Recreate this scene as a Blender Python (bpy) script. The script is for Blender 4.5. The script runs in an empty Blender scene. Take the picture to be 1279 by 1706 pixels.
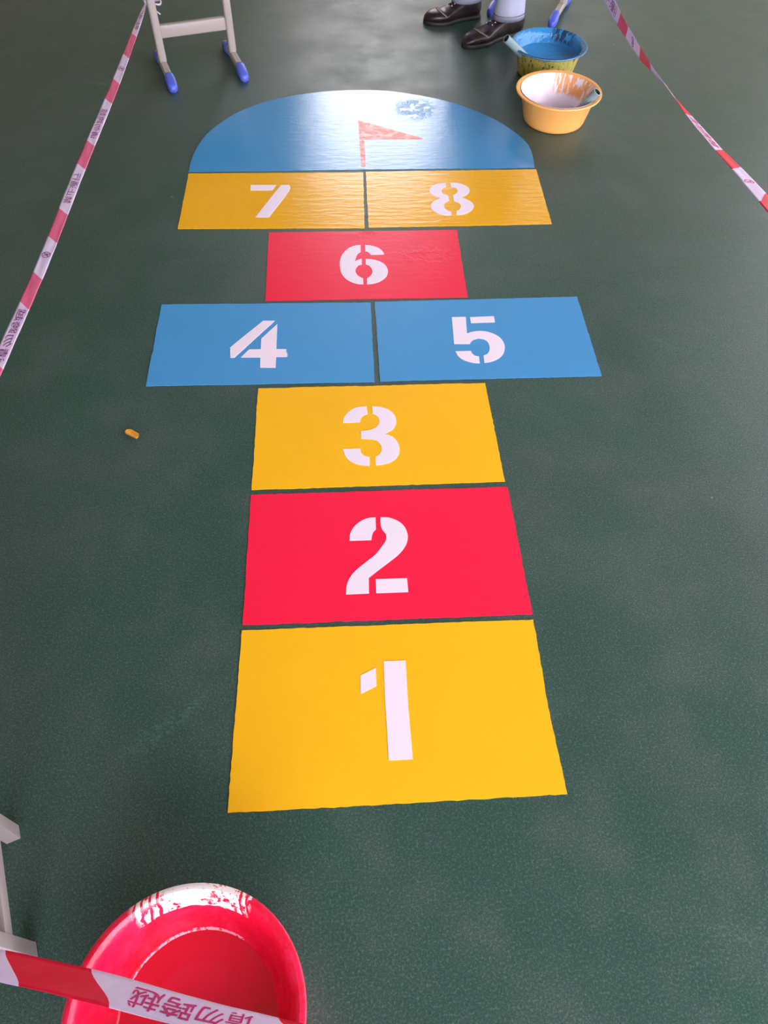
import bpy, bmesh, math, random
from mathutils import Vector, Matrix, noise
random.seed(4)
C = bpy.context.scene.collection
sc = bpy.context.scene
# ------------------------------------------------------------------ camera, world, exposure
F_PX, PITCH, ROLL, YAW, CAM_H = 1232.0, 0.94408946, 0.03188193, 0.07764499, 1.5
fwd = Vector((math.sin(YAW)*math.cos(PITCH), math.cos(YAW)*math.cos(PITCH), -math.sin(PITCH)))
r0 = Vector((math.cos(YAW), -math.sin(YAW), 0)); u0 = r0.cross(fwd)
RT = math.cos(ROLL)*r0 + math.sin(ROLL)*u0
UP = -math.sin(ROLL)*r0 + math.cos(ROLL)*u0
cam_d = bpy.data.cameras.new('camera'); cam = bpy.data.objects.new('camera', cam_d); C.objects.link(cam)
cam_d.sensor_fit = 'VERTICAL'; cam_d.sensor_height = 36; cam_d.lens = F_PX/1706*36; cam_d.clip_start = .02
m = Matrix((RT, UP, -fwd)).transposed().to_4x4(); m.translation = (0, 0, CAM_H); cam.matrix_world = m
sc.camera = cam
w = bpy.data.worlds.new('sky'); w.use_nodes = True; sc.world = w
bg = w.node_tree.nodes['Background']; bg.inputs[0].default_value = (1.0, .95, 1.0, 1); bg.inputs[1].default_value = 4.2
_t = w.node_tree; _tc = _t.nodes.new('ShaderNodeTexCoord'); _sx = _t.nodes.new('ShaderNodeSeparateXYZ'); _mr = _t.nodes.new('ShaderNodeMapRange')
_t.links.new(_tc.outputs['Generated'], _sx.inputs[0]); _t.links.new(_sx.outputs[1], _mr.inputs[0]); _m2 = _t.nodes.new('ShaderNodeMapRange'); _t.links.new(_sx.outputs[1], _m2.inputs[0]); _ad = _t.nodes.new('ShaderNodeMath'); _t.links.new(_mr.outputs[0], _ad.inputs[0]); _t.links.new(_m2.outputs[0], _ad.inputs[1]); _t.links.new(_ad.outputs[0], bg.inputs[1])
for _i, _v in zip((1, 2, 3, 4), (.6, 1.0, 0, 2.6)): _m2.inputs[_i].default_value = _v
for _i, _v in zip((1, 2, 3, 4), (-1.0, 0.1, 10.2, 4.9)): _mr.inputs[_i].default_value = _v      # overcast sky, brighter behind the camera
sc.view_settings.view_transform = 'Standard'; sc.view_settings.look = 'None'
sc.view_settings.exposure = 0.14; sc.view_settings.gamma = 1.0

def at(px, py, z=0.0):
    """ground (or height z) point seen at a pixel of the 1279x1706 frame"""
    d = fwd + RT*((px-639.5)/F_PX) + UP*((853-py)/F_PX)
    return Vector((0, 0, CAM_H)) + d*((z-CAM_H)/d.z)
def to_px(p):
    d = Vector(p)-Vector((0, 0, CAM_H)); z = d.dot(fwd)
    return 639.5+F_PX*d.dot(RT)/z, 853-F_PX*d.dot(UP)/z
def lin(c):
    return tuple(((x/255+.055)/1.055)**2.4 if x > 10 else x/255/12.92 for x in c)+(1,)

# ------------------------------------------------------------------ material helpers
class NT:
    def __init__(s, name):
        s.m = bpy.data.materials.new(name); s.m.use_nodes = True; s.t = s.m.node_tree
        s.b = s.t.nodes['Principled BSDF']; s.tc = s.t.nodes.new('ShaderNodeTexCoord')
    def n(s, kind, **kw):
        x = s.t.nodes.new('ShaderNode'+kind)
        for k, v in kw.items(): setattr(x, k, v)
        return x
    def l(s, a, b): s.t.links.new(a, b)
    def setin(s, sock, v):
        if hasattr(v, 'is_output'): s.l(v, sock)
        else: sock.default_value = v
    def math(s, op, a, b=0.0, clamp=False):
        x = s.n('Math', operation=op, use_clamp=clamp); s.setin(x.inputs[0], a); s.setin(x.inputs[1], b); return x.outputs[0]
    def noise(s, scale, detail=3, rough=.5, vec=None, stretch=None, dist=0):
        x = s.n('TexNoise'); x.inputs['Scale'].default_value = scale; x.inputs['Detail'].default_value = detail
        x.inputs['Roughness'].default_value = rough; x.inputs['Distortion'].default_value = dist
        v = vec or s.tc.outputs['Object']
        if stretch:
            mp = s.n('Mapping'); mp.inputs['Scale'].default_value = stretch; s.l(v, mp.inputs[0]); v = mp.outputs[0]
        s.l(v, x.inputs['Vector']); return x.outputs['Fac']
    def ramp(s, v, lo, hi, a=0.0, b=1.0, smooth=True):
        x = s.n('MapRange', interpolation_type='SMOOTHSTEP' if smooth else 'LINEAR')
        s.l(v, x.inputs[0]); 
        for i, q in zip((1, 2, 3, 4), (lo, hi, a, b)): x.inputs[i].default_value = q
        return x.outputs[0]
    def mix(s, f, a, b):
        x = s.n('Mix', data_type='RGBA'); s.setin(x.inputs[0], f); s.setin(x.inputs[6], a); s.setin(x.inputs[7], b); return x.outputs[2]
    def spot(s, cx, cy, rx, ry, rot=0, edge=.5, coord='Object'):
        """soft elliptical region on the floor"""
        mp = s.n('Mapping', vector_type='TEXTURE'); mp.inputs['Location'].default_value = (cx, cy, 0)
        mp.inputs['Rotation'].default_value = (0, 0, rot); mp.inputs['Scale'].default_value = (rx, ry, 1000)
        s.l(s.tc.outputs[coord], mp.inputs[0])
        ln = s.n('VectorMath', operation='LENGTH'); s.l(mp.outputs[0], ln.inputs[0])
        return s.ramp(ln.outputs['Value'], edge, 1.0, 1.0, 0.0)
    def bump(s, h, strength, dist=.002, prev=None):
        x = s.n('Bump'); x.inputs['Strength'].default_value = strength; x.inputs['Distance'].default_value = dist
        s.l(h, x.inputs['Height'])
        if prev: s.l(prev, x.inputs['Normal'])
        return x.outputs[0]
    def fin(s, col=None, rough=None, spec=None, normal=None, coat=None):
        if col is not None: s.setin(s.b.inputs['Base Color'], col)
        if rough is not None: s.setin(s.b.inputs['Roughness'], rough)
        if spec is not None: s.setin(s.b.inputs['Specular IOR Level'], spec)
        if normal is not None: s.l(normal, s.b.inputs['Normal'])
        if coat is not None: s.setin(s.b.inputs['Coat Weight'], coat); s.b.inputs['Coat Roughness'].default_value = .08
        return s.m
def plain(name, rgb, rough=.5, spec=.5, nscale=40, var=.06, bump=.0):
    q = NT(name); c = lin(rgb)
    f = q.noise(nscale, 3)
    col = q.mix(f, tuple(x*(1-var) for x in c[:3])+(1,), tuple(min(1, x*(1+var)) for x in c[:3])+(1,))
    return q.fin(col, rough, spec, q.bump(f, bump) if bump else None)

# ------------------------------------------------------------------ mesh helpers
def link(name, bm, mats, parent=None, smooth=False, recalc=True):
    if recalc: bmesh.ops.recalc_face_normals(bm, faces=bm.faces)
    me = bpy.data.meshes.new(name); bm.to_mesh(me); bm.free()
    for q in (mats if isinstance(mats, (list, tuple)) else [mats]): me.materials.append(q)
    if smooth:
        for p in me.polygons: p.use_smooth = True
        if smooth == 'auto': me.set_sharp_from_angle(angle=math.radians(38))
    o = bpy.data.objects.new(name, me); C.objects.link(o)
    if parent: o.parent = parent
    return o
def tag(o, label, cat, group=None, kind=None):
    if label: o['label'] = label
    if cat: o['category'] = cat
    if group: o['group'] = group
    if kind: o['kind'] = kind
    return o
def empty(name, loc, rz=0):
    o = bpy.data.objects.new(name, None); C.objects.link(o); o.location = loc; o.rotation_euler = (0, 0, rz); o.empty_display_size = .05; return o
def box(bm, x0, x1, y0, y1, z0, z1, bev=0.0, M=None):
    b = bmesh.new(); bmesh.ops.create_cube(b, size=1)
    for v in b.verts: v.co = Vector((x0+(v.co.x+.5)*(x1-x0), y0+(v.co.y+.5)*(y1-y0), z0+(v.co.z+.5)*(z1-z0)))
    if bev: bmesh.ops.bevel(b, geom=b.edges[:], offset=bev, segments=3, affect='EDGES', profile=.5)
    if M: bmesh.ops.transform(b, matrix=M, verts=b.verts)
    me = bpy.data.meshes.new('tmp'); b.to_mesh(me); b.free(); bm.from_mesh(me); bpy.data.meshes.remove(me)
def structure(name, bm, mat):
    o = link(name, bm, mat); o['kind'] = 'structure'; return o
def loft(bm, rings, close=True):
    vs = [[bm.verts.new(p) for p in r] for r in rings]; n = len(vs[0])
    for a, b in zip(vs, vs[1:]):
        for i in range(n):
            bm.faces.new((a[i], a[(i+1) % n], b[(i+1) % n], b[i]))
    if close:
        bm.faces.new(vs[0][::-1]); bm.faces.new(vs[-1])
    return vs
def tube(bm, pts, r, n=12, close=True):
    pts = [Vector(p) for p in pts]; rings = []; ref = None
    for i, p in enumerate(pts):
        t = (pts[min(i+1, len(pts)-1)]-pts[max(i-1, 0)]).normalized()
        if ref is None: ref = t.orthogonal().normalized()
        ref = (ref-t*ref.dot(t)).normalized(); s = t.cross(ref)
        rr = r[i] if isinstance(r, (list, tuple)) else r
        rings.append([p+ref*math.cos(a)*rr+s*math.sin(a)*rr for a in [2*math.pi*k/n for k in range(n)]])
    loft(bm, rings, close)
def lathe(bm, prof, n=96, wob=0.0, seed=0):
    rings = []
    for r, z in prof:
        rings.append([(r*math.cos(2*math.pi*k/n)*(1+wob*noise.noise((math.cos(2*math.pi*k/n)*2, math.sin(2*math.pi*k/n)*2, seed))),
                       r*math.sin(2*math.pi*k/n)*(1+wob*noise.noise((math.cos(2*math.pi*k/n)*2, math.sin(2*math.pi*k/n)*2, seed))), z) for k in range(n)])
    vs = [[bm.verts.new(p) for p in r] for r in rings]
    for a, b in zip(vs, vs[1:]):
        for i in range(n): bm.faces.new((a[i], a[(i+1) % n], b[(i+1) % n], b[i]))
    return vs

# ------------------------------------------------------------------ materials
def floor_mat():
    q = NT('green_floor_coating')
    big = q.noise(.9, 4, .55); mid = q.noise(5, 5, .6); fine = q.noise(420, 4, .7); gr = q.noise(230, 4, .7)
    c = q.mix(q.ramp(big, .38, .62), lin((46, 84, 76)), lin((68, 88, 86)))
    c = q.mix(q.ramp(mid, .42, .68, 0, .6), c, lin((86, 98, 98)))
    c = q.mix(q.ramp(q.noise(2.3, 5, .6, dist=.6), .5, .72, 0, .6), c, lin((36, 92, 76)))
    c = q.mix(q.ramp(fine, .42, .58, 0, .85), c, lin((34, 60, 54)))
    c = q.mix(q.ramp(gr, .48, .70, 0, .55), c, lin((108, 130, 124)))
    # pale scuffs, each at its own place
    for (px, py, rx, ry, rot, k, colr) in ((270, 1215, .13, .035, .6, .55, (96, 150, 130)), (170, 140, .10, .02, -.25, .6, (130, 160, 150)), (1100, 570, .10, .03, -.7, .4, (90, 125, 112)),
                                     (100, 560, .16, .07, .2, .35, (84, 88, 90)), (60, 800, .25, .2, 0, .3, (76, 84, 86)), (1130, 760, .2, .25, 0, .25, (78, 88, 86)), (1235, 1560, .1, .02, -.4, .35, (110, 135, 125)), (330, 1170, .06, .02, .9, .4, (100, 150, 130))):
        p = at(px, py); s = q.spot(p.x, p.y, rx, ry, rot, .1)
        f = q.math('MULTIPLY', s, q.math('MULTIPLY', q.ramp(q.noise(55, 6, .75, stretch=(1, 2.5, 1)), .45, .7), k))
        c = q.mix(f, c, lin(colr))
    vo = q.n('TexVoronoi'); vo.inputs['Scale'].default_value = 9; q.l(q.tc.outputs['Object'], vo.inputs['Vector'])
    sp = q.math('MULTIPLY', q.ramp(vo.outputs['Distance'], .018, .03, 1, 0), q.ramp(q.noise(7, 2), .55, .62))
    c = q.mix(q.math('MULTIPLY', sp, .55), c, lin((170, 200, 185)))
    h = q.math('ADD', q.math('MULTIPLY', fine, .5), q.math('ADD', gr, q.math('MULTIPLY', q.noise(28, 3), 1.0)))
    return q.fin(c, q.ramp(mid, .3, .7, .32, .46), .42, q.bump(h, .35, .0018))
def paint_mat(name, rgb, rough=.3, spec=.5, wave=.25, wet=None, speck=None, mottling=.05, glit=.8):
    """rolled floor paint; wet = list of (spot args) of still wet patches, speck = patches of coarse droplets"""
    q = NT(name); c = lin(rgb)
    f = q.noise(6, 4, .6)
    col = q.mix(f, tuple(x*(1-mottling) for x in c[:3])+(1,), tuple(min(1, x*(1+mottling)) for x in c[:3])+(1,))
    fine = q.noise(330, 3, .7); rip = q.noise(24, 3, .5, stretch=(.55, 2.2, 1), dist=.4)
    n = q.bump(fine, .22, .0010); n = q.bump(rip, wave, .004, n)
    if speck:
        mask = None
        for a in speck:
            s = q.spot(*a); mask = s if mask is None else q.math('MAXIMUM', mask, s)
        mask = q.math('MULTIPLY', mask, q.ramp(q.noise(34, 4, .7), .42, .60))
        h = q.math('MULTIPLY', q.noise(230, 3, .7), mask)
        n = q.bump(h, glit, .0022, n)
    r = rough
    if wet: r = q.ramp(q.spot(*wet), 0, 1, rough, .12)
    return q.fin(col, r, spec, n)

M_floor = floor_mat()
M_yellow = paint_mat('yellow_floor_paint', (252, 188, 28), .36, .4, .12)
M_yellow_wet = paint_mat('wet_yellow_floor_paint', (240, 178, 24), .17, .5, .32)
M_red = paint_mat('red_floor_paint', (250, 30, 74), .40, .35, .12)
p6 = at(712, 425); p6b = at(500, 420)
M_red6 = paint_mat('damp_red_floor_paint', (244, 26, 74), .33, .45, .15, speck=[(p6.x, p6.y, .13, .07, 0, .3), (at(610, 390).x, at(610, 390).y, .08, .035, .3, .3)])
M_blue = paint_mat('blue_floor_paint', (72, 150, 212), .36, .4, .12)
pd = at(690, 182)
M_dome = paint_mat('wet_blue_floor_paint', (62, 146, 208), .11, .7, .20, speck=[(pd.x, pd.y, .12, .13, 0, .4)], glit=.5)
M_white = paint_mat('white_stencil_paint', (242, 228, 250), .4, .4, .1, mottling=.02)
M_flag = paint_mat('speckled_red_flag_paint', (236, 84, 62), .2, .6, .2, speck=[(at(630, 235).x, at(630, 235).y, 2, 2, 0, .9)], glit=.4)
M_wall = plain('cream_wall', (170, 156, 122), .7, .3, 3, .05)
M_ceil = plain('white_ceiling', (188, 182, 170), .8, .3, 3, .03)
M_col = plain('column_plaster', (205, 195, 175), .7, .3, 3, .05)
M_ground = plain('yard_concrete', (140, 138, 130), .9, .2, 2, .08)
M_metal = plain('grey_enamel_metal', (164, 154, 154), .35, .5, 30, .03)
M_seat = plain('wood_laminate', (196, 170, 130), .4, .5, 10, .08)
M_cap = plain('blue_plastic', (80, 98, 210), .35, .5, 20, .03)
M_pipe = plain('grey_pipe_plastic', (128, 152, 160), .4, .5, 60, .05)
M_pipe_in = plain('pipe_bore', (44, 58, 62), .6, .3)

# ------------------------------------------------------------------ the place
bm = bmesh.new(); box(bm, -3.6, 4.9, -3.6, 7.2, -.12, 0); structure('floor', bm, M_floor)
bm = bmesh.new(); box(bm, -40, 40, -40, 60, -.30, -.13); structure('trim_1', bm, M_ground)
bm = bmesh.new(); box(bm, -3.6, 4.9, -3.6, 7.4, 3.3, 3.5); structure('ceiling', bm, M_ceil)
bm = bmesh.new(); box(bm, -3.6, -3.4, -3.6, 7.2, 0, 3.3); structure('wall_left', bm, M_wall)
bm = bmesh.new(); box(bm, -3.4, -.7, -3.6, -3.4, 0, 3.3); structure('light_blocker_back', bm, M_wall)  # unseen panel added to keep sky light off the left side
bm = bmesh.new()
WX0, WX1, WZ0, WZ1 = -.26, 1.0, .95, 2.85
NX0, NX1 = 1.85, 2.12
for (x0, x1, z0, z1) in ((-3.6, WX0, 0, 3.3), (WX0, WX1, 0, WZ0), (WX0, WX1, WZ1, 3.3), (WX1, NX0, 0, 3.3), (NX0, NX1, 0, WZ0), (NX0, NX1, WZ1, 3.3), (NX1, 4.9, 0, 3.3)):
    box(bm, x0, x1, 7.0, 7.2, z0, z1)
structure('wall_far', bm, M_wall)
bm = bmesh.new()
for x in (4.7,):
    for y in (-3.4, 1.9, 7.0): box(bm, x-.18, x+.18, y-.18, y+.18, 0, 3.3, .01)
structure('trim_2', bm, M_col)
bm = bmesh.new(); box(bm, 4.7, 4.85, -3.2, 6.8, 0, .9); structure('wall_right', bm, M_wall)
for i, (x0, x1) in enumerate(((WX0, WX1), (NX0, NX1))):
    bm = bmesh.new(); t = .04
    box(bm, x0, x1, 7.04, 7.12, WZ0, WZ0+t); box(bm, x0, x1, 7.04, 7.12, WZ1-t, WZ1); box(bm, x0, x0+t, 7.04, 7.12, WZ0, WZ1); box(bm, x1-t, x1, 7.04, 7.12, WZ0, WZ1)
    structure('window_%d' % (i+1), bm, M_metal)

# ------------------------------------------------------------------ painted hopscotch
def rough_line(a, b, step=.012, amp=.0011, seed=0):
    n = max(1, int((b-a).length/step)); d = (b-a).normalized(); nn = Vector((-d.y, d.x, 0)); out = []
    for i in range(n):
        p = a.lerp(b, i/n)
        if i: p = p+nn*(noise.noise(Vector((p.x*90, p.y*90, seed)))*amp*1.6+noise.noise(Vector((p.x*12, p.y*12, seed+5)))*amp)
        out.append(p)
    return out
def poly_slab(bm, pts, z0, z1):
    a = [bm.verts.new((p[0], p[1], z1)) for p in pts]; b = [bm.verts.new((p[0], p[1], z0)) for p in pts]
    bm.faces.new(a); bm.faces.new(b[::-1])
    for i in range(len(a)):
        j = (i+1) % len(a); bm.faces.new((a[i], b[i], b[j], a[j]))
def smooth_poly(pts, thr=32):
    n = len(pts); P = [Vector((p[0], p[1], 0)) for p in pts]; corner = []
    for i in range(n):
        a = (P[i]-P[i-1]).normalized(); b = (P[(i+1) % n]-P[i]).normalized()
        corner.append(math.degrees(a.angle(b)) > thr)
    out = []
    for i in range(n):
        j = (i+1) % n; p1, p2 = P[i], P[j]
        p0 = p1*2-p2 if corner[i] else P[i-1]; p3 = p2*2-p1 if corner[j] else P[(i+2) % n]
        k = 1 if corner[i] and corner[j] else 4
        for s in range(k):
            t = s/k
            out.append(.5*((2*p1)+(p2-p0)*t+(2*p0-5*p1+4*p2-p3)*t*t+(3*p1-p0-3*p2+p3)*t**3))
    return out
def glyph(name, polys, org, scale, mat, parent, z0=.0014, z1=.0021):
    bm = bmesh.new()
    for pl in polys:
        px = [(org[0]+x/scale, org[1]+y/scale) for x, y in pl]
        # smoothing is done on the floor itself
        w_ = smooth_poly([at(x, y, z1) for x, y in px])
        if sum((a.x*b.y-b.x*a.y) for a, b in zip(w_, w_[1:]+w_[:1])) < 0: w_ = w_[::-1]
        poly_slab(bm, w_, z0, z1)
    return link(name, bm, mat, parent)
def square(label, corners, mat, group):
    P = [at(x, y, .0014) for x, y in corners]; ring = []
    for i in range(len(P)): ring += rough_line(P[i], P[(i+1) % len(P)], seed=len(C.objects))
    ring = ring[::-1]
    bm = bmesh.new(); poly_slab(bm, ring, 0, .0014)
    o = link('hopscotch_square', bm, mat); tag(o, label, 'painted square', group); return o
G_ = 'painted hopscotch squares on the green floor'
SQ = {
 1: ([(403,1050),(888,1032),(913,1178),(945,1323),(379,1354)], M_yellow, 'yellow painted hopscotch square with a white stencilled number one'),
 2: ([(418,824),(845,811),(887,1023),(404,1041)], M_red, 'bright red painted hopscotch square with a white stencilled number two'),
 3: ([(430,647),(808,638),(841,802),(419,816)], M_yellow, 'yellow painted hopscotch square with a white stencilled number three'),
 4: ([(269,507),(617,504),(624,636),(243,643)], M_blue, 'blue painted hopscotch square with a white stencilled number four'),
 5: ([(624,503),(961,494),(1002,626),(633,635)], M_blue, 'blue painted hopscotch square with a white stencilled number five'),
 6: ([(448,387),(761,383),(779,495),(442,501)], M_red6, 'red painted hopscotch square with a white number six and a damp patch'),
 7: ([(314,289),(605,287),(607,380),(296,381)], M_yellow_wet, 'glossy yellow painted hopscotch square with a white number seven'),
 8: ([(609,286),(893,282),(919,373),(614,379)], M_yellow_wet, 'glossy yellow painted hopscotch square with a white number eight')}
DG = {
 1: ((370,1020), 2.168, [[(499,229),(554,201),(557,266),(500,295)], [(583,177),(662,174),(671,330),(677,400),(688,531),(601,535),(594,400),(589,330)]]),
 2: ((390,800), 2.508, [[(590,155),(592,205),(580,218),(575,235),(573,250),(482,253),(484,225),(500,195),(530,170),(560,158)],
    [(611,155),(645,156),(680,168),(708,190),(723,220),(724,250),(712,280),(685,312),(650,340),(600,378),(562,408),(563,473),(467,477),(470,440),(485,405),(510,375),(550,342),(590,310),(618,275),(634,250),(634,225),(620,208),(614,195),(611,180)],
    [(591,413),(722,409),(727,467),(593,472)]]),
 3: ((400,630), 2.780, [[(585,130),(590,166),(570,174),(558,188),(555,204),(476,207),(480,185),(495,162),(520,143),(550,133)],
    [(611,130),(650,133),(685,145),(710,165),(722,192),(718,220),(700,242),(667,257),(700,268),(725,290),(737,320),(735,350),(718,375),(690,392),(655,400),(628,404),(626,364),(645,352),(655,333),(652,310),(635,290),(610,283),(560,281),(559,245),(600,240),(630,228),(644,208),(642,185),(630,172),(613,165)],
    [(475,328),(557,325),(560,345),(575,360),(599,365),(600,405),(560,403),(520,390),(490,365)]]),
 4: ((230,480), 3.1195, [[(650,169),(711,169),(500,361),(479,361),(479,315),(490,298)],
    [(723,186),(718,316),(771,317),(770,330),(776,345),(773,357),(717,358),(714,413),(634,413),(635,360),(533,360),(577,318),(637,317),(640,262)]]),
 5: ((600,480), 3.045, [[(464,147),(535,145),(541,230),(565,222),(600,217),(640,220),(680,233),(710,252),(728,278),(733,305),(724,335),(700,358),(665,373),(630,379),(625,342),(645,332),(655,315),(655,292),(645,272),(628,260),(600,255),(575,262),(562,272),(556,283),(476,283)],
    [(556,147),(678,142),(683,173),(561,177)], [(482,320),(560,318),(568,332),(582,343),(602,346),(606,381),(570,378),(530,367),(500,348)]]),
 6: ((420,370), 3.366, [[(608,127),(575,132),(545,143),(518,165),(500,190),(491,225),(494,265),(505,295),(528,320),(560,338),(595,347),(623,349),(622,315),(600,305),(585,290),(579,275),(583,258),(595,243),(615,237),(614,205),(595,210),(576,220),(583,195),(592,178),(608,168)],
    [(632,127),(670,132),(705,143),(730,162),(740,181),(667,184),(655,172),(643,165),(634,163)],
    [(636,205),(670,208),(710,218),(740,235),(757,258),(761,280),(752,305),(730,325),(700,340),(665,347),(644,349),(643,316),(658,306),(670,292),(674,275),(668,258),(655,243),(637,237)]]),
 7: ((400,290), 12.79, [[(225,230),(768,230),(685,345),(215,345)], [(870,230),(1045,230),(1040,355),(612,918),(325,918),(700,440)]]),
 8: ((700,290), 12.79, [[(535,180),(460,190),(330,215),(245,260),(198,320),(195,375),(225,425),(300,465),(430,515),(330,550),(250,610),(222,680),(250,760),(340,825),(450,865),(560,880),(665,880),(660,800),(590,775),(530,735),(500,685),(515,630),(560,590),(612,572),(598,455),(530,435),(480,410),(450,365),(460,325),(500,290),(555,272)],
    [(640,180),(750,185),(870,205),(970,245),(1035,300),(1050,360),(1015,420),(950,465),(875,495),(960,525),(1070,580),(1130,640),(1140,690),(1100,760),(1020,820),(910,860),(770,872),(768,785),(830,755),(860,700),(855,650),(810,605),(720,580),(695,450),(760,415),(795,365),(780,320),(740,290),(655,280)]])}
NAMES = {1:'one',2:'two',3:'three',4:'four',5:'five',6:'six',7:'seven',8:'eight'}
for k in range(1, 9):
    cs, mt, lb = SQ[k]; o = square(lb, cs, mt, G_)
    d = glyph('number_'+NAMES[k], DG[k][2], DG[k][0], DG[k][1], M_white, o); d['label'] = 'white stencilled number '+NAMES[k]
dome_px = [(314,286)]+[(290+x/1.998, 140+y/1.998) for x, y in [(60,245),(80,205),(110,165),(160,125),(220,90),(300,60),(400,38),(500,25),(600,20),(700,22),(800,35),(900,55),(1000,88),(1080,125),(1140,165),(1180,205),(1195,250)]]+[(890,279)]
P = [at(x, y, .0014) for x, y in dome_px]; ring = []
arc = smooth_poly([(p.x, p.y) for p in P], 60)
for i in range(len(arc)): ring += rough_line(arc[i], arc[(i+1) % len(arc)], seed=9)
bm = bmesh.new(); poly_slab(bm, ring[::-1], 0, .0014)
dome = link('hopscotch_dome', bm, M_dome); tag(dome, 'glossy blue half round hopscotch end with a red flag painted on it', 'painted half circle')
g = glyph('flag_pennant', [[(150,92),(1132,368),(1125,380),(170,382)]], (580,190), 9.136, M_flag, dome); g['label'] = 'speckled red triangular pennant'
g = glyph('flag_pole', [[(168,400),(245,400),(262,795),(200,795)]], (580,190), 9.136, M_flag, dome); g['label'] = 'speckled red flag pole'
# chip of dried paint on the floor
cpx = [(209.5,719),(212,716.5),(219,716),(230.8,722),(230,727),(227,730),(218,726),(209,721.5)]
P = [at(x, y, .003) for x, y in cpx]; bm = bmesh.new()
cx = sum((p for p in P), Vector())/len(P)
a = [bm.verts.new((p.x, p.y, .0035+.004*abs(i-3.5)/3.5)) for i, p in enumerate(P)]; b = [bm.verts.new((p.x, p.y, .0004)) for p in P]
ctr = bm.verts.new((cx.x, cx.y, .0032)); ctb = bm.verts.new((cx.x, cx.y, 0))
for i in range(8):
    j = (i+1) % 8; bm.faces.new((a[i], a[j], ctr)); bm.faces.new((b[j], b[i], ctb)); bm.faces.new((a[i], b[i], b[j], a[j]))
tag(link('paint_chip', bm, plain('dried_yellow_paint', (214, 146, 44), .4)), 'small curled chip of yellow paint lying on the green floor', 'paint chip')

# ------------------------------------------------------------------ barrier tape
def tape_mats():
    out = []
    for nm, rgb, r in (('white_film_front', (226, 212, 240), .42), ('red_film_front', (226, 30, 66), .42), ('white_film_back', (234, 218, 248), .35), ('red_film_back', (234, 116, 160), .35)):
        q = NT(nm); c = lin(rgb)
        st = q.noise(60, 3, .6, stretch=(1, 1, 1)); wr = q.noise(9, 3, .6)
        col = q.mix(q.ramp(st, .4, .7, 0, .15), c, tuple(min(1, x*1.3+.02) for x in c[:3])+(1,))
        q.fin(col, r, .3, q.bump(wr, .12, .003))
        tr = q.n('BsdfTranslucent'); q.l(col, tr.inputs[0]); mx = q.n('MixShader'); mx.inputs[0].default_value = .3      # thin film lets light through
        q.l(q.b.outputs[0], mx.inputs[1]); q.l(tr.outputs[0], mx.inputs[2]); q.l(mx.outputs[0], q.t.nodes['Material Output'].inputs[0])
        out.append(q.m)
    return out
TM = tape_mats()
M_ink = plain('printed_purple_ink', (196, 48, 118), .5, .2); M_ink_back = plain('ink_seen_through_film', (128, 62, 128), .4, .4)
def text_polys(body):
    cu = bpy.data.curves.new('t', 'FONT'); cu.body = body; cu.size = 1; cu.resolution_u = 3; cu.offset = .006
    o = bpy.data.objects.new('t', cu); C.objects.link(o); bpy.context.view_layer.update()
    me = bpy.data.meshes.new_from_object(o.evaluated_get(bpy.context.evaluated_depsgraph_get()))
    bpy.data.objects.remove(o); bpy.data.curves.remove(cu)
    xs = [v.co.x for v in me.vertices]; ys = [v.co.y for v in me.vertices]
    cx, cy = (min(xs)+max(xs))/2, (min(ys)+max(ys))/2
    V = [(v.co.x-cx, v.co.y-cy) for v in me.vertices]; Fc = [tuple(p.vertices) for p in me.polygons]; wd = max(xs)-min(xs)
    bpy.data.meshes.remove(me); return V, Fc, wd
TXT = {'a': text_polys('禁止通行'), 'b': text_polys('请勿跨越')}
def logo_polys():
    V = []; Fc = []
    def quad(*p):
        i = len(V); V.extend(p); Fc.append(tuple(range(i, i+len(p))))
    n = 28
    for k in range(n):
        a0, a1 = 2*math.pi*k/n, 2*math.pi*(k+1)/n
        quad(*[(r*math.cos(a), r*math.sin(a)) for r, a in ((.5, a0), (.5, a1), (.41, a1), (.41, a0))])
    quad((-.36, .28), (-.28, .36), (.36, -.28), (.28, -.36))
    quad((-.08, .2), (.1, .3), (.16, .16), (0, .05)); quad((0, .08), (.12, .04), (.04, -.14), (-.08, -.1))
    quad((-.06, -.08), (.02, -.12), (-.14, -.34), (-.22, -.28)); quad((.1, .12), (.3, .06), (.28, -.02), (.08, .02)); quad((.16, .34), (.24, .34), (.24, .26), (.16, .26))
    return V, Fc, 1
LOGO = logo_polys()
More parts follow.
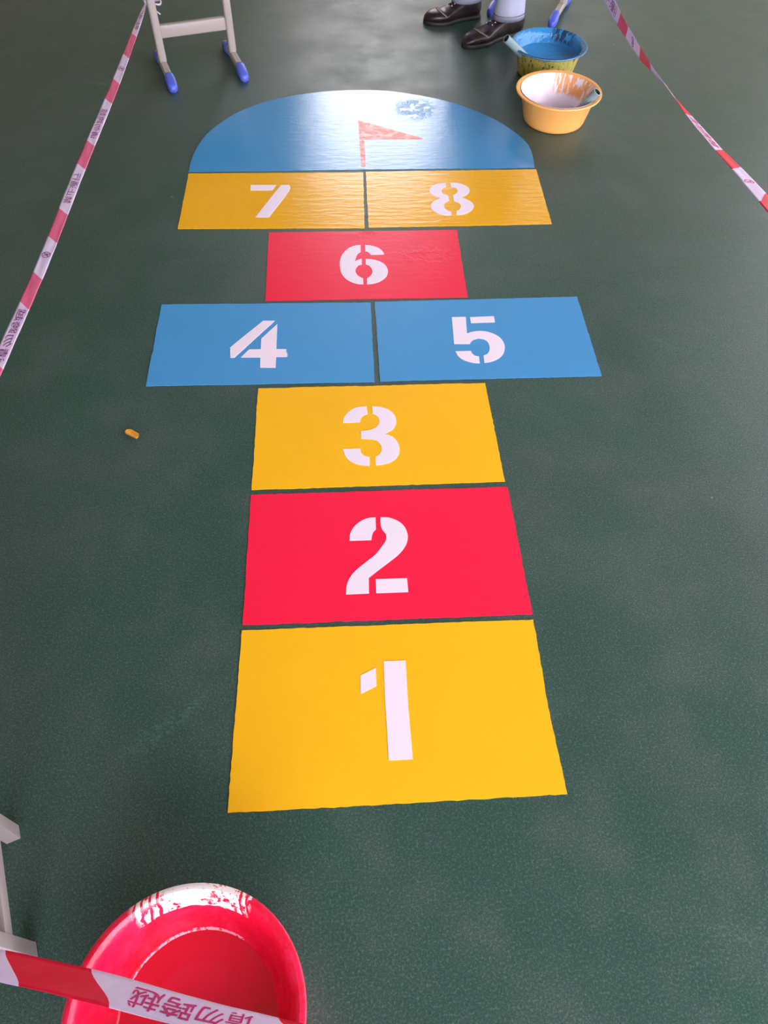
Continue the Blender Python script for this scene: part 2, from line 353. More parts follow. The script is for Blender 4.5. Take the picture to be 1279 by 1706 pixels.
def ribbon(name, label, pts, bounds, marks, W=.05):
    """pts: (px, py, z, tilt deg, width factor) along the text direction; bounds: (px, py) colour changes; marks: list of (kind, px, py, length)"""
    n0 = [at(p[0], p[1], p[2]) if not isinstance(p[0], Vector) else p[0] for p in pts]
    al = [p[3] for p in pts]; wf = [p[4] for p in pts]
    L = [0]
    for a, b in zip(n0, n0[1:]): L.append(L[-1]+(b-a).length)
    def ev(s):
        s = max(0, min(L[-1]-1e-6, s)); i = max(k for k in range(len(L)-1) if L[k] <= s); t = (s-L[i])/(L[i+1]-L[i])
        p1, p2 = n0[i], n0[i+1]; p0 = n0[i-1] if i else p1*2-p2; p3 = n0[i+2] if i+2 < len(n0) else p2*2-p1
        f = lambda a, b, c, d: .5*((2*b)+(c-a)*t+(2*a-5*b+4*c-d)*t*t+(3*b-a-3*c+d)*t**3)
        return f(p0, p1, p2, p3), al[i]+(al[i+1]-al[i])*t, wf[i]+(wf[i+1]-wf[i])*t
    def frame(s):
        c, a, k = ev(s); t = (ev(s+.01)[0]-ev(s-.01)[0]).normalized(); up = (Vector((0, 0, 1))-t*t.z).normalized(); sd = t.cross(up)
        a = math.radians(a); w_ = math.cos(a)*up+math.sin(a)*sd; return c, w_*k, t.cross(w_).normalized()
    def find(px, py):
        best = min(range(801), key=lambda i: (lambda q: (q[0]-px)**2+(q[1]-py)**2)(to_px(ev(L[-1]*i/800)[0]))); return L[-1]*best/800
    cuts = sorted(find(x, y) for x, y in bounds)
    def off(v): return SLANT[name_key]*math.sin(v*math.pi*.5)+.002*math.sin(v*math.pi)      # S-shaped colour change
    ss = set([0, L[-1]]+cuts); k = int(L[-1]/.012)
    for i in range(k): 
        s = L[-1]*i/k
        if all(abs(s-c) > .004 for c in ss): ss.add(s)
    ss = sorted(ss); nv = 8; bm = bmesh.new(); fr = []; bk = []
    first_red = bounds[0][2] if len(bounds[0]) > 2 else False
    for s in ss:
        A = []; B = []
        for j in range(nv+1):
            v = j/nv*2-1; e = min(1, s/.05, (L[-1]-s)/.05); c, w_, n = frame(s+off(v)*e)
            p = c+w_*(v*W/2)+n*(.0016*noise.noise(Vector((s*14, v*1.2, len(label)))))
            A.append(bm.verts.new(p+n*.0002)); B.append(bm.verts.new(p-n*.0002))
        fr.append(A); bk.append(B)
    for i in range(len(ss)-1):
        mid = (ss[i]+ss[i+1])/2; red = (sum(c < mid for c in cuts) % 2 == 1) ^ START_RED[name_key]
        for j in range(nv):
            f = bm.faces.new((fr[i][j], fr[i+1][j], fr[i+1][j+1], fr[i][j+1])); f.material_index = 1 if red else 0
            f = bm.faces.new((bk[i][j], bk[i][j+1], bk[i+1][j+1], bk[i+1][j])); f.material_index = 3 if red else 2
        for j in (0, nv):
            f = bm.faces.new((fr[i][j], bk[i][j], bk[i+1][j], fr[i+1][j])); f.material_index = 1 if red else 0
    for i in (0, -1):
        for j in range(nv): bm.faces.new((fr[i][j], fr[i][j+1], bk[i][j+1], bk[i][j]))
    o = link(name, bm, TM, None, True); tag(o, label, 'barrier tape', 'red and white warning tapes strung around the painting')
    for kind, px, py, ln in marks:
        V, Fc, wd = LOGO if kind == 'logo' else TXT[kind]; s0 = find(px, py)
        hs = (.034 if kind != 'logo' else .036) if name_key != 'B' else .034
        for side, mt in ((1, M_ink), (-1, M_ink_back)):
            bm = bmesh.new(); vs = []
            for x, y in V:
                s = s0+x*ln/wd; v = y*hs; c, w_, n = frame(s)
                vs.append(bm.verts.new(c+w_*v+n*(side*.0007+.0016*noise.noise(Vector((s*14, v/W*2*1.2, len(label)))))))
            for f in Fc:
                try: bm.faces.new([vs[i] for i in f])
                except ValueError: pass
            link('no_crossing_symbol' if kind == 'logo' else 'printed_lettering', bm, mt, o, recalc=False)
    return o
SLANT = {'L': -.015, 'B': -.024, 'R': -.012}
START_RED = {'L': True, 'B': True, 'R': False}
name_key = 'L'
ribbon('barrier_tape', 'red and white warning tape running down the left side, pale back showing',
  [(Vector((-.84, .36, .33)),0,0,98,.7), (Vector((-.81, .85, .325)),0,0,98,.62), (0,600,.32,98,.60), (75,430,.29,98,.61), (130,290,.27,98,.64), (190,145,.25,98,.61), (230,40,.24,98,.44), (243,5,.235,98,.13)],
  [(0,608),(26,503),(52,455),(81,396),(103,352),(136,278),(154,240),(180,168),(192,135),(206,92),(219,57)],
  [('b',18,555,.20),('logo',81,427,.03),('a',121,315,.16),('b',168,208,.20),('logo',205,115,.03),('a',230,33,.19)])
name_key = 'B'
ribbon('barrier_tape', 'red and white warning tape crossing over the red basin, lettering in full view',
  [(Vector((1.45, -.40, .34)),0,0,-10,1), (Vector((1.05, -.29, .36)),0,0,-20,1), (Vector((.70, -.19, .36)),0,0,-28,1), (Vector((.35, -.10, .36)),0,0,-30,1), (Vector((.12, -.04, .35)),0,0,-32,1), (480,1722,.34,-34,1), (330,1690,.34,-41,1), (185,1650,.34,-45,1), (60,1621,.345,-45,1), (-40,1602,.35,-46,1), (Vector((-.62, .135, .355)),0,0,-46,1), (Vector((-.74, .165, .357)),0,0,-50,1), (Vector((-.86, .21, .36)),0,0,-60,1)],
  [(490,1724),(168,1646),(20,1613)], [('b',325,1688,.175)])
name_key = 'R'
ribbon('barrier_tape', 'red and white warning tape twisting once on the right side beyond the basins',
  [(Vector((1.12, 4.2, .33)),0,0,165,1), (1013,-4,.3,170,1), (1036,40,.3,188,1), (1067,90,.3,200,1), (1085,112,.3,216,.95), (1104,136,.3,226,.8), (1123,161,.3,231,.8), (1146,190,.3,242,1), (1180,230,.3,248,1), (1215,268,.3,254,1), (1245,300,.3,259,1), (1275,335,.3,263,1), (Vector((1.31, 1.45, .3)),0,0,270,1), (Vector((1.37, .9, .3)),0,0,270,1), (Vector((1.42, .35, .31)),0,0,270,1), (Vector((1.47, -.20, .32)),0,0,270,1)],
  [(1033,30),(1045,53),(1069,86),(1083,110),(1125,165),(1146,193),(1197,251),(1225,282),(1267,330)], [('a',1016,4,.20),('logo',1056,68,.03),('b',1170,221,.19),('logo',1245,305,.03)])

# ------------------------------------------------------------------ basins
def basin_body(root, prof, mat, wob=0):
    bm = bmesh.new(); vs = lathe(bm, prof, 96, wob)
    bm.faces.new(vs[0][::-1]); bm.faces.new(vs[-1]); return link('bowl', bm, mat, root, 'auto')
def basin(name, loc, prof_out, lip, prof_in, rimlabel, label, mb, mi, mats_paint, level, group=None):
    root = empty(name, loc); tag(root, label, 'basin', group)
    basin_body(root, prof_out+lip+prof_in, mb)
    return root
# profile helpers: outside up, lip, inside down to the bottom
def coat(root, prof, mat, label, name='paint_coating'):
    bm = bmesh.new(); vs = lathe(bm, prof, 96); bm.faces.new(vs[-1]); 
    o = link(name, bm, mat, root, True, recalc=False); o['label'] = label
    return o
small_out = [(.09,0),(.112,.0),(.119,.004),(.124,.014),(.1455,.102)]
small_lip = [(.150,.107),(.163,.113),(.1685,.114),(.170,.117),(.1685,.120),(.163,.120),(.150,.1155)]
small_in = [(.1425,.104),(.120,.018),(.113,.010),(.06,.009)]
M_orange = plain('orange_plastic', (255, 184, 104), .32, .5, 12, .03)
def crusted():
    q = NT('blue_plastic_crusted_with_yellow_paint')
    n = q.noise(70, 4, .7, stretch=(1, 1, .45)); c = q.mix(q.ramp(n, .37, .47), lin((66, 68, 36)), lin((198, 188, 92)))
    c = q.mix(q.ramp(q.noise(28, 3, .6), .56, .66), c, lin((222, 190, 90)))
    c = q.mix(q.ramp(q.noise(110, 2, .6), .62, .68), c, lin((205, 190, 205)))
    sx = q.n('SeparateXYZ'); q.l(q.tc.outputs['Object'], sx.inputs[0])
    rim = q.math('ADD', sx.outputs[2], q.math('MULTIPLY', q.noise(60, 3), .012))
    c = q.mix(q.ramp(rim, .117, .122), c, q.mix(q.ramp(q.noise(120, 3, .7), .5, .56), lin((60, 132, 190)), lin((96, 96, 90))))
    return q.fin(c, .38, .5, q.bump(n, .8, .004))
def pour(name, rgb, streak_rgb, ang0, ang1, gloss, rip, zlo, zhi):
    """paint clinging to a basin's inside; streaks of bare wall between two angles"""
    q = NT(name); sx = q.n('SeparateXYZ'); q.l(q.tc.outputs['Object'], sx.inputs[0])
    ang = q.math('ARCTAN2', sx.outputs[1], sx.outputs[0])
    cv = q.n('CombineXYZ'); q.l(q.math('MULTIPLY', ang, 9), cv.inputs[0]); q.l(q.math('MULTIPLY', sx.outputs[2], 14), cv.inputs[1])
    st = q.noise(1.7, 4, .65, vec=cv.outputs[0], dist=.5)
    am = q.math('MULTIPLY', q.ramp(ang, ang0-.2, ang0+.15), q.ramp(ang, ang1-.1, ang1+.15, 1, 0))
    zm = q.ramp(sx.outputs[2], zlo, zhi)
    f = q.math('MULTIPLY', q.math('MULTIPLY', am, zm), q.ramp(st, .42, .5))
    c = q.mix(f, lin(rgb), lin(streak_rgb))
    return q.fin(c, gloss, .5, q.bump(q.noise(62, 3, .6, stretch=(1, 1, .6)), rip, .012))
def offset(prof, k): return [(r-k, z+k*.5) for r, z in prof]
# orange basin with white paint
c0 = at(931, 149, .12)
b1 = basin('basin', (c0.x, c0.y, 0), small_out, small_lip, small_in, '', 'orange plastic basin holding white paint, beside the warning tape', M_orange, M_orange, None, 0, 'paint basins')
coat(b1, [(.1500,.1185),(.1425,.1062),(.1195,.024),(.112,.0165),(.085,.0155),(.083,.018),(.02,.018)],
     pour('white_paint_in_basin', (246, 236, 252), (246, 172, 112), .15, 1.45, .28, .05, .040, .060), 'white paint over the inside with orange streaks showing')
# blue basin
c1 = at(915, 72, .12)
b2 = basin('basin', (c1.x, c1.y, 0), small_out, small_lip, small_in, '', 'blue painted basin crusted with yellow paint outside, behind the orange basin', crusted(), None, None, 0, 'paint basins')
b2.scale = (.965, .965, 1)
coat(b2, [(.1635,.1212),(.151,.117),(.1425,.105),(.134,.072),(.131,.070),(.02,.069)],
     pour('blue_paint_in_basin', (52, 138, 204), (30, 62, 96), .55, 1.25, .14, .55, .07, .09), 'wet blue paint filling the inside')
# red basin
def red_mat():
    q = NT('red_paint_over_white_plastic'); sx = q.n('SeparateXYZ'); q.l(q.tc.outputs['Object'], sx.inputs[0])
    ang = q.math('ARCTAN2', sx.outputs[1], sx.outputs[0]); z = sx.outputs[2]
    cv = q.n('CombineXYZ'); q.l(q.math('MULTIPLY', ang, 3), cv.inputs[0]); q.l(q.math('MULTIPLY', z, 30), cv.inputs[1])
    big = q.noise(1.5, 5, .6, vec=cv.outputs[0], dist=.3); fine = q.noise(90, 5, .7)
    am = q.math('MULTIPLY', q.ramp(ang, .98, 1.06), q.ramp(ang, 2.10, 2.22, 1, 0))
    zz = q.math('ADD', z, q.math('MULTIPLY', q.math('SUBTRACT', big, .5), .018))
    band = q.ramp(zz, .112, .114, smooth=False)
    spk = q.math('MAXIMUM', q.ramp(fine, .52, .57, 1, 0), q.ramp(ang, 1.35, 1.6))
    holes = q.ramp(q.noise(38, 5, .7), .40, .44)
    wv = q.n('TexWave'); wv.inputs['Scale'].default_value = 26; wv.inputs['Distortion'].default_value = 5; q.l(q.tc.outputs['Object'], wv.inputs['Vector'])
    side = q.math('MAXIMUM', q.ramp(wv.outputs['Fac'], .25, .35), q.math('MULTIPLY', q.ramp(ang, 1.15, 1.2), q.ramp(ang, 1.85, 1.9, 1, 0)))
    f = q.math('MULTIPLY', q.math('MULTIPLY', am, band), q.math('MULTIPLY', spk, q.math('MULTIPLY', holes, side)))
    red = q.mix(q.ramp(q.noise(16, 5, .65, dist=.5), .35, .7), lin((228, 16, 58)), lin((250, 40, 92)))
    red = q.mix(q.math('MULTIPLY', q.ramp(q.noise(70, 4, .7), .6, .7), .4), red, lin((160, 10, 40)))
    # thin scraped ring where wall meets bottom
    rr = q.n('VectorMath', operation='LENGTH'); cx = q.n('CombineXYZ'); q.l(sx.outputs[0], cx.inputs[0]); q.l(sx.outputs[1], cx.inputs[1]); q.l(cx.outputs[0], rr.inputs[0])
    rad = q.math('ADD', rr.outputs['Value'], q.math('MULTIPLY', q.math('SUBTRACT', q.noise(60, 4, .7), .5), .006))
    lw = q.ramp(q.math('ABSOLUTE', q.math('SUBTRACT', ang, 1.72)), .0, 1.1, .0030, .0010)
    ringm = q.math('LESS_THAN', q.math('ABSOLUTE', q.math('SUBTRACT', rad, .129)), lw)
    ringm = q.math('MULTIPLY', ringm, q.math('MULTIPLY', q.ramp(ang, .95, 1.0), q.ramp(ang, 2.75, 2.8, 1, 0)))
    ringm = q.math('MULTIPLY', ringm, q.ramp(q.noise(120, 3), .42, .46))
    c = q.mix(q.math('MULTIPLY', ringm, .8), red, lin((250, 200, 235)))
    c = q.mix(f, c, lin((250, 240, 246)))
    return q.fin(c, .27, .5, q.bump(q.noise(45, 4, .65, dist=.6), .35, .004))
RC = Vector((-.2727, .0511, 0))
b3 = empty('basin', RC); tag(b3, 'large round red painted basin with a worn white rim, nearest the camera', 'basin', 'paint basins')
M_rb = red_mat()
basin_body(b3, [(.10,0),(.128,0),(.137,.006),(.142,.018),(.168,.122),(.172,.130),(.178,.134),(.1815,.138),(.1835,.142),(.183,.147),(.179,.150),(.173,.150),(.168,.146),(.162,.136),(.157,.120),(.139,.050),(.134,.040),(.129,.034),(.122,.031),(.06,.0305)], M_rb)
bm = bmesh.new(); vs = lathe(bm, [(.128,.0335),(.10,.0332),(.088,.0330),(.084,.0338),(.080,.0330),(.02,.0332)], 96, .02); bm.faces.new(vs[-1])
q = NT('red_paint_puddle'); cc = q.mix(q.noise(14, 5, .6), lin((216, 18, 56)), lin((236, 34, 76)))
o = link('paint_puddle', bm, q.fin(cc, .3, .5, q.bump(q.noise(30, 4, .6), .25, .003)), b3, True, recalc=False); o['label'] = 'darker red paint in the bottom'

def pipe(label, a, b, r=.0165, rag=False):
    a, b = Vector(a), Vector(b); L = (b-a).length
    root_bm = bmesh.new(); n = 32
    prof = [(r, 0), (r, L), (r-.0008, L+.0006), (r-.003, L+.0006), (r-.0036, L), (r-.0036, 0)]
    rings = []
    for k, (rr, z) in enumerate(prof):
        rings.append([(rr*math.cos(t), rr*math.sin(t), z+(.006*noise.noise(Vector((math.cos(t)*3, math.sin(t)*3, 2))) if rag and z == 0 else 0)) for t in [2*math.pi*i/n for i in range(n)]])
    vs = [[root_bm.verts.new(p) for p in rg] for rg in rings]
    for i in range(len(vs)):
        A, B = vs[i], vs[(i+1) % len(vs)]
        for j in range(n):
            f = root_bm.faces.new((A[j], A[(j+1) % n], B[(j+1) % n], B[j])); f.material_index = 1 if i == 4 else 0
    o = link('pipe', root_bm, [M_pipe, M_pipe_in], None, 'auto')
    o.matrix_world = Matrix.Translation(a) @ (b-a).to_track_quat('Z', 'Y').to_matrix().to_4x4()
    return tag(o, label, 'pipe', 'grey plastic pipes in the basins')
pa = at(843, 64, .165)
pipe('grey plastic pipe leaning over the left rim of the blue basin', at(874, 95, .082), pa, .0165)
pb = at(995, 153, .150)
pipe('grey plastic pipe resting inside the orange basin of white paint', at(962, 186, .062), pb, .0170, True)

# ------------------------------------------------------------------ chairs
def foot_cap(bm, y0, y1, zt):
    """rounded blue end cap, y0 = inner end, y1 = outer end"""
    sgn = 1 if y1 > y0 else -1; L = abs(y1-y0); rings = []
    for k in range(11):
        t = k/10; y = y0+sgn*L*t
        hw = .0205*(1 if t < .7 else math.sqrt(max(0, 1-((t-.7)/.3)**2))*.62+.38); top = .046 - .020*t**1.5 if t < .95 else .022
        if t < .12: hw = .0165+t*.02
        rg = []
        for i in range(16):
            a = 2*math.pi*i/16; x = hw*max(-1, min(1, math.cos(a)*1.25)); z = top/2+top/2*max(-1, min(1, math.sin(a)*1.2))
            rg.append((x, y, z))
        rings.append(rg)
    loft(bm, rings)
def make_chair(loc, rz, label):
    root = empty('school_chair', loc, rz); tag(root, label, 'chair', 'grey metal chairs with blue foot caps')
    for sx in (-.153, .153):
        f = empty('tmp', (0, 0, 0)); bpy.data.objects.remove(f)
        bm = bmesh.new()
        rings = []
        for y, z in ((-.155, .026), (-.02, .030), (.05, .030), (.15, .022)):
            rings.append([(sx+dx*.0145, y, z+dz*.012) for dx, dz in ((-1,-1),(1,-1),(1,.6),(.7,1),(-.7,1),(-1,.6))])
        loft(bm, rings); ft = link('foot', bm, M_metal, root, 'auto')
        for y0, y1 in ((.095, .182), (-.095, -.182)):
            bm = bmesh.new(); foot_cap(bm, y0, y1, 0)
            for v in bm.verts: v.co.x += sx
            cp = link('foot_cap', bm, M_cap, ft, True); cp['label'] = 'blue plastic foot cap'
        bm = bmesh.new(); box(bm, sx-.0165, sx+.0165, -.048, -.012, .036, .405, .009); link('leg', bm, M_metal, root, 'auto')
        bm = bmesh.new(); box(bm, sx-.012, sx+.012, -.20, .17, .400, .418, .005); link('seat_rail', bm, M_metal, root, 'auto')
        bm = bmesh.new(); tube(bm, [(sx, -.19, .41), (sx, -.205, .55), (sx, -.24, .80)], .011, 14); link('back_post', bm, M_metal, root, True)
    bm = bmesh.new(); box(bm, -.14, .14, -.042, -.018, .128, .178, .006); link('stretcher', bm, M_metal, root, 'auto')
    bm = bmesh.new(); box(bm, -.19, .19, -.19, .18, .418, .434, .006); link('seat', bm, M_seat, root, 'auto')
    bm = bmesh.new(); box(bm, -.18, .18, -.236, -.222, .62, .80, .006); link('backrest', bm, M_seat, root, 'auto')
    return root
f1, f2 = at(290, 150, .012), at(408, 132, .012); bk1, bk2 = at(262, 78, .03), at(371, 64, .03)
mid = (f1+f2)/2; bk = (bk1+bk2)/2; fr_ = (mid-bk).normalized()
ang = math.atan2(-fr_.x, fr_.y)
ctr = mid-fr_*.182
make_chair((ctr.x, ctr.y, 0), ang, 'grey metal chair legs with blue foot caps beside the knotted warning tape')
g1, g2 = at(917, 42, .012), at(816, 24, .012); mid2 = (g1+g2)/2; d2 = (g1-g2).normalized(); fr2 = Vector((d2.y, -d2.x, 0))
if fr2.y > 0: fr2 = -fr2
ctr2 = mid2-fr2*.182
CH2 = make_chair((ctr2.x, ctr2.y, 0), math.atan2(-fr2.x, fr2.y), 'grey metal chair leg with blue caps behind the blue basin and the jeans')

# knot of tape on the chair leg
k0 = at(243, 4, .235); bm = bmesh.new()
lw = at(258, 4, .235)
tubepts = [(lw.x+.024*math.cos(t)*1.0, lw.y+.024*math.sin(t), .235+.003*math.sin(3*t)) for t in [2*math.pi*i/24 for i in range(25)]]
tube(bm, tubepts, .0035, 8); tube(bm, [k0+Vector((-.006, 0, .01)), k0+Vector((0, -.006, 0)), k0+Vector((.008, 0, -.008))], [.004, .008, .004], 10)
tube(bm, [k0, k0+Vector((.012, -.01, -.012)), at(256, 15, .215), at(267, 24, .20)], [.004, .002, .002, .003], 8)
kt = link('tape_knot', bm, TM[0], None, True); tag(kt, 'scrunched white knot of warning tape around the grey chair leg', 'tape knot')

# ------------------------------------------------------------------ stool at the lower left
M_stool = plain('dull_grey_paint', (158, 148, 150), .45, .45, 30, .05)
ux = Vector((.935, .355, 0)).normalized(); 
c_pa, c_pb, c_qa, c_qb = at(33, 1375), at(35, 1397), at(62, 1572), at(65, 1595)
fr3 = (c_qa-c_pa).normalized(); ang3 = math.atan2(fr3.y, fr3.x)+math.pi/2     # local -y runs from far post to near post
st = empty('stool', (c_pb.x, c_pb.y, 0), ang3); tag(st, 'grey square tube metal stool frame at the lower left edge', 'stool')
sp = (c_qb-c_pb).length
for (x0, y0) in ((-.026, 0), (-.026, -sp), (-.27, 0), (-.27, -sp)):
    bm = bmesh.new(); box(bm, x0, x0+.026, y0, y0+.026, 0, .40, .0015); link('leg', bm, M_stool, st, 'auto')
for x0 in (-.026, -.27):
    bm = bmesh.new(); box(bm, x0+.003, x0+.023, -sp+.026, 0, .095, .125, .0015); link('rail', bm, M_stool, st, 'auto')
for y0 in (0, -sp):
    bm = bmesh.new(); box(bm, -.244, -.026, y0+.003, y0+.023, .15, .18, .0015); link('rail', bm, M_stool, st, 'auto')
bm = bmesh.new(); box(bm, -.285, .005, -sp-.02, .04, .40, .42, .004); link('seat', bm, M_seat, st, 'auto')

st2 = st.copy(); C.objects.link(st2); st2.location = (1.74, -.20, 0); st2.rotation_euler = (0, 0, .25); st2['label'] = 'grey stool at the near right corner where two warning tapes meet'
for ch in list(st.children):
    cc = ch.copy(); C.objects.link(cc); cc.parent = st2
# ------------------------------------------------------------------ person on the far chair
M_leather = None
def leather():
    q = NT('black_leather'); n = q.noise(26, 4, .6, dist=.5); f = q.noise(200, 3, .6)
    c = q.mix(q.ramp(n, .45, .75), lin((30, 22, 26)), lin((58, 46, 50)))
    return q.fin(c, .36, .5, q.bump(q.math('ADD', n, q.math('MULTIPLY', f, .2)), .45, .004))
M_leather = leather(); M_sole = plain('black_rubber', (36, 32, 34), .55, .4)
M_stitch = plain('worn_seam', (150, 134, 130), .6); M_lace = plain('black_lace', (24, 20, 24), .7); M_eyelet = plain('metal_eyelet', (205, 205, 225), .2, .8)
def jeans_mat():
    q = NT('light_denim'); n = q.noise(8, 4, .6); f = q.noise(500, 2, .6)
    c = q.mix(n, lin((150, 158, 190)), lin((186, 190, 216))); return q.fin(c, .8, .3, q.bump(q.math('ADD', n, q.math('MULTIPLY', f, .1)), .5, .006))
M_jean = jeans_mat(); M_skin = plain('skin', (196, 150, 120), .5); M_shirt = plain('dark_blue_cotton', (46, 56, 84), .85, .2, 200, .1); M_hair = plain('black_hair', (22, 18, 18), .5)
person = empty('person', (1.0, 4.15, 0)); tag(person, 'person in light blue jeans and black leather lace up shoes, legs visible', 'person')
def child(o): o.parent = person; o.matrix_parent_inverse = Matrix.Translation(-Vector(person.location)); return o
def skin_obj(name, verts, edges, radii, mat, root=0, sub=2):
    me = bpy.data.meshes.new(name); me.from_pydata(verts, edges, []); o = bpy.data.objects.new(name, me); C.objects.link(o); me.materials.append(mat)
    sk = o.modifiers.new('skin', 'SKIN'); sk.use_smooth_shade = True
    ss = o.modifiers.new('sub', 'SUBSURF'); ss.levels = sub; ss.render_levels = sub
    lay = me.skin_vertices[0] if me.skin_vertices else None
    for i, r in enumerate(radii):
        lay.data[i].radius = r if isinstance(r, tuple) else (r, r); lay.data[i].use_root = (i == root)
    bpy.context.view_layer.update()
    m2 = bpy.data.meshes.new_from_object(o.evaluated_get(bpy.context.evaluated_depsgraph_get())); bpy.data.objects.remove(o)
    if not m2.materials: m2.materials.append(mat)
    for p in m2.polygons: p.use_smooth = True
    o = bpy.data.objects.new(name, m2); C.objects.link(o); return o
def chain(V, E, R, start, pts, rs):
    prev = start
    for p, r in zip(pts, rs):
        V.append(tuple(p)); R.append(r); i = len(V)-1
        if prev is not None: E.append((prev, i))
        prev = i
    return prev
# two shoes: heel and toe points read off the floor
s_toeL, s_heelL = at(706, 40), at(797, 27)
s_toeR, s_heelR = at(771, 80), at(866, 54)
def shoe(toe, heel, side):
    d = (toe-heel); L = d.length; rz = math.atan2(d.y, d.x)
    up_bm = bmesh.new(); rings = []
    N = 26
    def width(t): return .031+.020*math.sin(min(1, t/.72)*math.pi/2)**2 - (.0 if t < .72 else .0)
    stn = []
    for k in range(N+1):
        t = k/N; t = t*t*(3-2*t)*.35+t*.65
        x = L*t
        hw = .030+.004*math.sin(t*6)
        hw = {0: .012}.get(k, None) or (.033 + .021*math.exp(-((t-.70)/.20)**2) + .002*math.exp(-((t-.1)/.15)**2))
        if t > .86: hw *= math.sqrt(max(.02, 1-((t-.86)/.145)**2))
        if t < .06: hw *= math.sqrt(max(.08, 1-((.06-t)/.066)**2))
        top = .116 if t < .28 else (.116-.064*((t-.28)/.40)**.85 if t < .68 else .052+.004*math.sin((t-.68)/.2*math.pi) if t < .86 else .052-.024*((t-.86)/.14)**2)
        if t < .06: top -= .012*(1-t/.06)
        stn.append((x, hw, top))
        rg = []
        for i in range(20):
            a = 2*math.pi*i/20; ca, sa = math.cos(a), math.sin(a)
            sx_ = (abs(ca)**.75)*(1 if ca > 0 else -1)
            nar = 1-(.42*max(0, sa)**1.4*(1 if t < .55 else .55))
            yy = hw*sx_*nar; zz = .012+(top-.012)*(.5+.5*(abs(sa)**.8)*(1 if sa > 0 else -1))
            rg.append((x, yy+side*.006*math.sin(t*math.pi), zz))
        rings.append(rg)
    loft(up_bm, rings)
    root = link('shoe', up_bm, M_leather, None, True)
    sb = bmesh.new(); rr = []
    for (x, hw, top) in stn:
        h = hw*1.04+.001; cy = side*.006*math.sin(x/L*math.pi); rr.append([(x*1.012-.003, cy+dx*h, z) for dx, z in ((-1, .002), (-.9, 0), (.9, 0), (1, .002), (1, .015), (.9, .018), (-.9, .018), (-1, .015))])
    loft(sb, rr); sole = link('sole', sb, M_sole, root, True)
    def topat(x, f):
        (x0, h0, t0) = min(stn, key=lambda s: abs(s[0]-x)); a = f
        ca, sa = math.cos(a), math.sin(a); sx_ = (abs(ca)**.75)*(1 if ca > 0 else -1); t = x/L
        nar = 1-(.42*max(0, sa)**1.4*(1 if t < .55 else .55))
        return Vector((x, h0*sx_*nar+side*.006*math.sin(t*math.pi), .012+(t0-.012)*(.5+.5*(abs(sa)**.8)*(1 if sa > 0 else -1))))
    zb = bmesh.new()          # raised toe-cap seam arching over the vamp and running back along the side
    pts = [topat(L*(.66+.12*math.sin(a)), a)+Vector((0, 0, .0012)) for a in [math.pi*(.06+.88*i/24) for i in range(25)]]
    tube(zb, pts, .0026, 8)
    link('seam', zb, M_stitch, root, True)
    lb = bmesh.new(); eb = bmesh.new()
    for i in range(5):
        x = L*(.34+.052*i)
        a, b = topat(x, 1.15), topat(x+.006, math.pi-1.15); c = topat(x, math.pi/2)+Vector((0, 0, .004))
        tube(lb, [a, c, b], .0024, 6)
        for p in (a, b):
            bmesh.ops.create_uvsphere(eb, u_segments=8, v_segments=6, radius=.0034, matrix=Matrix.Translation(p))
    link('lace', lb, M_lace, root, True); link('eyelet', eb, M_eyelet, root, True)
    root.matrix_world = Matrix.Translation(heel) @ Matrix.Rotation(rz, 4, 'Z')
    return root
for toe, heel, side in ((s_toeL, s_heelL, 1), (s_toeR, s_heelR, -1)):
    s = shoe(toe, heel, side); mw = s.matrix_world.copy(); s.parent = person; s.matrix_world = mw; s.matrix_parent_inverse = Matrix.Translation(-Vector(person.location))
    s.matrix_basis = mw
def ank(toe, heel): return heel.lerp(toe, .24)+Vector((0, 0, .085))
aL, aR = ank(s_toeL, s_heelL), ank(s_toeR, s_heelR)
kL, kR = aL+Vector((-.015, -.01, .41)), aR+Vector((.0, -.01, .41))
hC = Vector((ctr2.x+.02, ctr2.y+.03, .53)); sdv = Vector((.42, -.90, 0)).normalized(); fw = Vector((-.90, -.42, 0)).normalized()
hL, hR = hC-sdv*.09, hC+sdv*.09
chest = hC+Vector((0, 0, .34))+fw*.05; neck = hC+Vector((0, 0, .50))+fw*.06; head = hC+Vector((0, 0, .66))+fw*.10
V, E, R = [], [], []
chain(V, E, R, None, [hC, hC+Vector((0, 0, .17)), chest, neck, neck+Vector((0, 0, .05))+fw*.01, head+Vector((0, 0, -.05))+fw*.012, head+Vector((0, 0, .02)), head+Vector((0, 0, .075))-fw*.01], [(.105, .085), (.10, .08), (.12, .08), .048, .044, (.066, .072), (.078, .088), (.072, .080)])
hv = 6
for h, k, a in ((hL, kL, aL), (hR, kR, aR)):
    chain(V, E, R, 0, [h, k, a.lerp(k, .7), a+Vector((0, 0, .02)), a+fw*.05+Vector((0, 0, -.04))], [.085, .055, .052, .034, .03])
chain(V, E, R, hv, [head+fw*.080+Vector((0, 0, .002)), head+fw*.105+Vector((0, 0, -.012))], [.016, .011])      # nose
for s_ in (-1, 1): chain(V, E, R, hv, [head+sdv*(s_*.078)-fw*.005, head+sdv*(s_*.094)-fw*.012+Vector((0, 0, .008))], [.014, .012])   # ears
hands = []
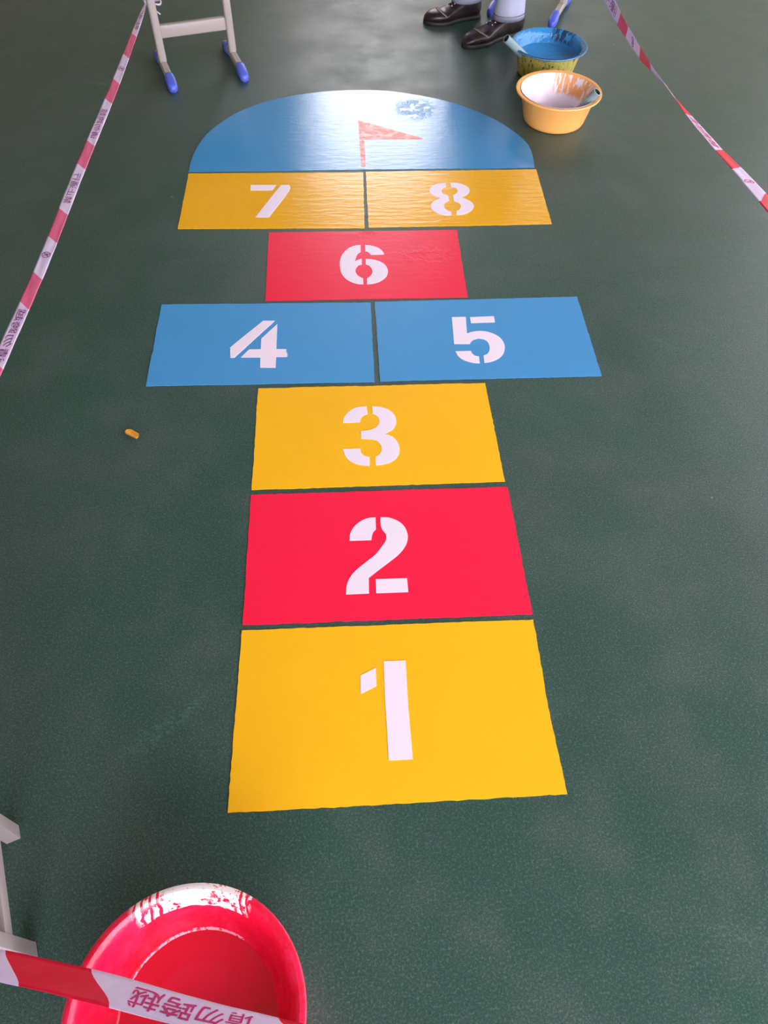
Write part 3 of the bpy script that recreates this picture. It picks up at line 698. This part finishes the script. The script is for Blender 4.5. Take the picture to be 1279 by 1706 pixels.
for s_, k in ((-1, kL), (1, kR)):
    sh = chest+sdv*(s_*.19)+Vector((0, 0, .08)); el = sh+Vector((0, 0, -.27))+fw*.06+sdv*(s_*.05); wr = k.lerp(hC, .25)+Vector((0, 0, .10)); 
    chain(V, E, R, 2, [sh, el, wr, wr+fw*.05+Vector((0, 0, -.012))], [.055, .042, .028, (.036, .018)]); pal = len(V)-1
    for j in range(4):
        b0 = wr+fw*.07+sdv*((j-1.5)*.019)+Vector((0, 0, -.014)); ln = (.062, .072, .068, .054)[j]
        chain(V, E, R, pal, [b0, b0+fw*ln*.5+Vector((0, 0, -.004)), b0+fw*ln*.9+Vector((0, 0, -.022))], [.0095, .0085, .007])
    t0 = wr+fw*.02-sdv*(s_*.035)+Vector((0, 0, -.01)); chain(V, E, R, pal, [t0, t0+fw*.03-sdv*(s_*.014)+Vector((0, 0, -.01))], [.0105, .009])
body = child(skin_obj('body', V, E, R, M_skin, 0, 2))
for s_ in (-1, 1):
    bm = bmesh.new(); bmesh.ops.create_uvsphere(bm, u_segments=14, v_segments=10, radius=.012, matrix=Matrix.Translation(head+fw*.072+sdv*(s_*.031)+Vector((0, 0, .022))))
    child(link('eye', bm, M_hair, None, True))
bm = bmesh.new(); tube(bm, [head+fw*.070+sdv*(x_*.024)+Vector((0, 0, -.048))+fw*(.012*(1-x_*x_)) for x_ in (-1, -.5, 0, .5, 1)], [.002, .004, .005, .004, .002], 8)
child(link('mouth', bm, plain('lips', (160, 96, 84), .5), None, True))
V, E, R = [], [], []
chain(V, E, R, None, [hC, hC+Vector((0, 0, .10))], [(.155, .125), (.145, .115)])
for h, k in ((hL, kL), (hR, kR)): chain(V, E, R, 0, [h, h.lerp(k, .55), k, k+Vector((0, 0, -.07))], [.10, .086, .078, .070])
child(skin_obj('jeans', V, E, R, M_jean, 0, 2))
for k, a in ((kL, aL), (kR, aR)):          # lower trouser legs end in an open hemmed cuff above the shoe
    bm = bmesh.new(); rings = []; top = k; bot = a+Vector((.0, 0, -.004))+fw*.006
    for i in range(15):
        t = i/14; c = top.lerp(bot, t); rr = .074-.008*math.sin(t*math.pi)-.002*t
        hem = .0022 if t > .9 else 0
        rings.append([c+fw*math.cos(q_)*(rr*1.05+hem)*(1+.05*noise.noise(Vector((math.cos(q_)*2, math.sin(q_)*2, t*5))))+sdv*math.sin(q_)*(rr*.86+hem)*(1+.06*noise.noise(Vector((math.sin(q_)*2, t*4, 3))))
                      for q_ in [2*math.pi*j/28 for j in range(28)]])
    rings.append([bot+(p-bot)*.93+Vector((0, 0, .002)) for p in rings[-1]])
    rings.append([a+Vector((0, 0, .08))+(p-bot)*.5 for p in rings[-2]])
    loft(bm, rings); lg = child(link('trouser_leg', bm, M_jean, None, True))
    bm = bmesh.new(); rg = [bot.lerp(top, .055)+(p-bot)*1.022 for p in rings[14]]; tube(bm, [p for p in rg]+[rg[0]], .0011, 6); o = link('hem_stitching', bm, plain('navy_thread', (70, 70, 110), .8), lg, True)
V, E, R = [], [], []
chain(V, E, R, None, [hC+Vector((0, 0, .05)), hC+Vector((0, 0, .19)), chest, neck+Vector((0, 0, -.02))], [(.16, .13), (.15, .125), (.145, .12), .062])
for s_ in (-1, 1):
    sh = chest+sdv*(s_*.19)+Vector((0, 0, .08)); el = sh+Vector((0, 0, -.27))+fw*.06+sdv*(s_*.05); chain(V, E, R, 2, [sh, el.lerp(sh, .3)], [.062, .057])
child(skin_obj('shirt', V, E, R, M_shirt, 0, 2))
bm = bmesh.new(); bmesh.ops.create_uvsphere(bm, u_segments=24, v_segments=16, radius=.092)
for v in bm.verts:
    v.co.z = v.co.z*1.05; 
    if v.co.z < -.01: v.co.z *= .5
for v in bm.verts: v.co = v.co+head+Vector((0, 0, .065))-fw*.006
child(link('hair', bm, M_hair, None, True))
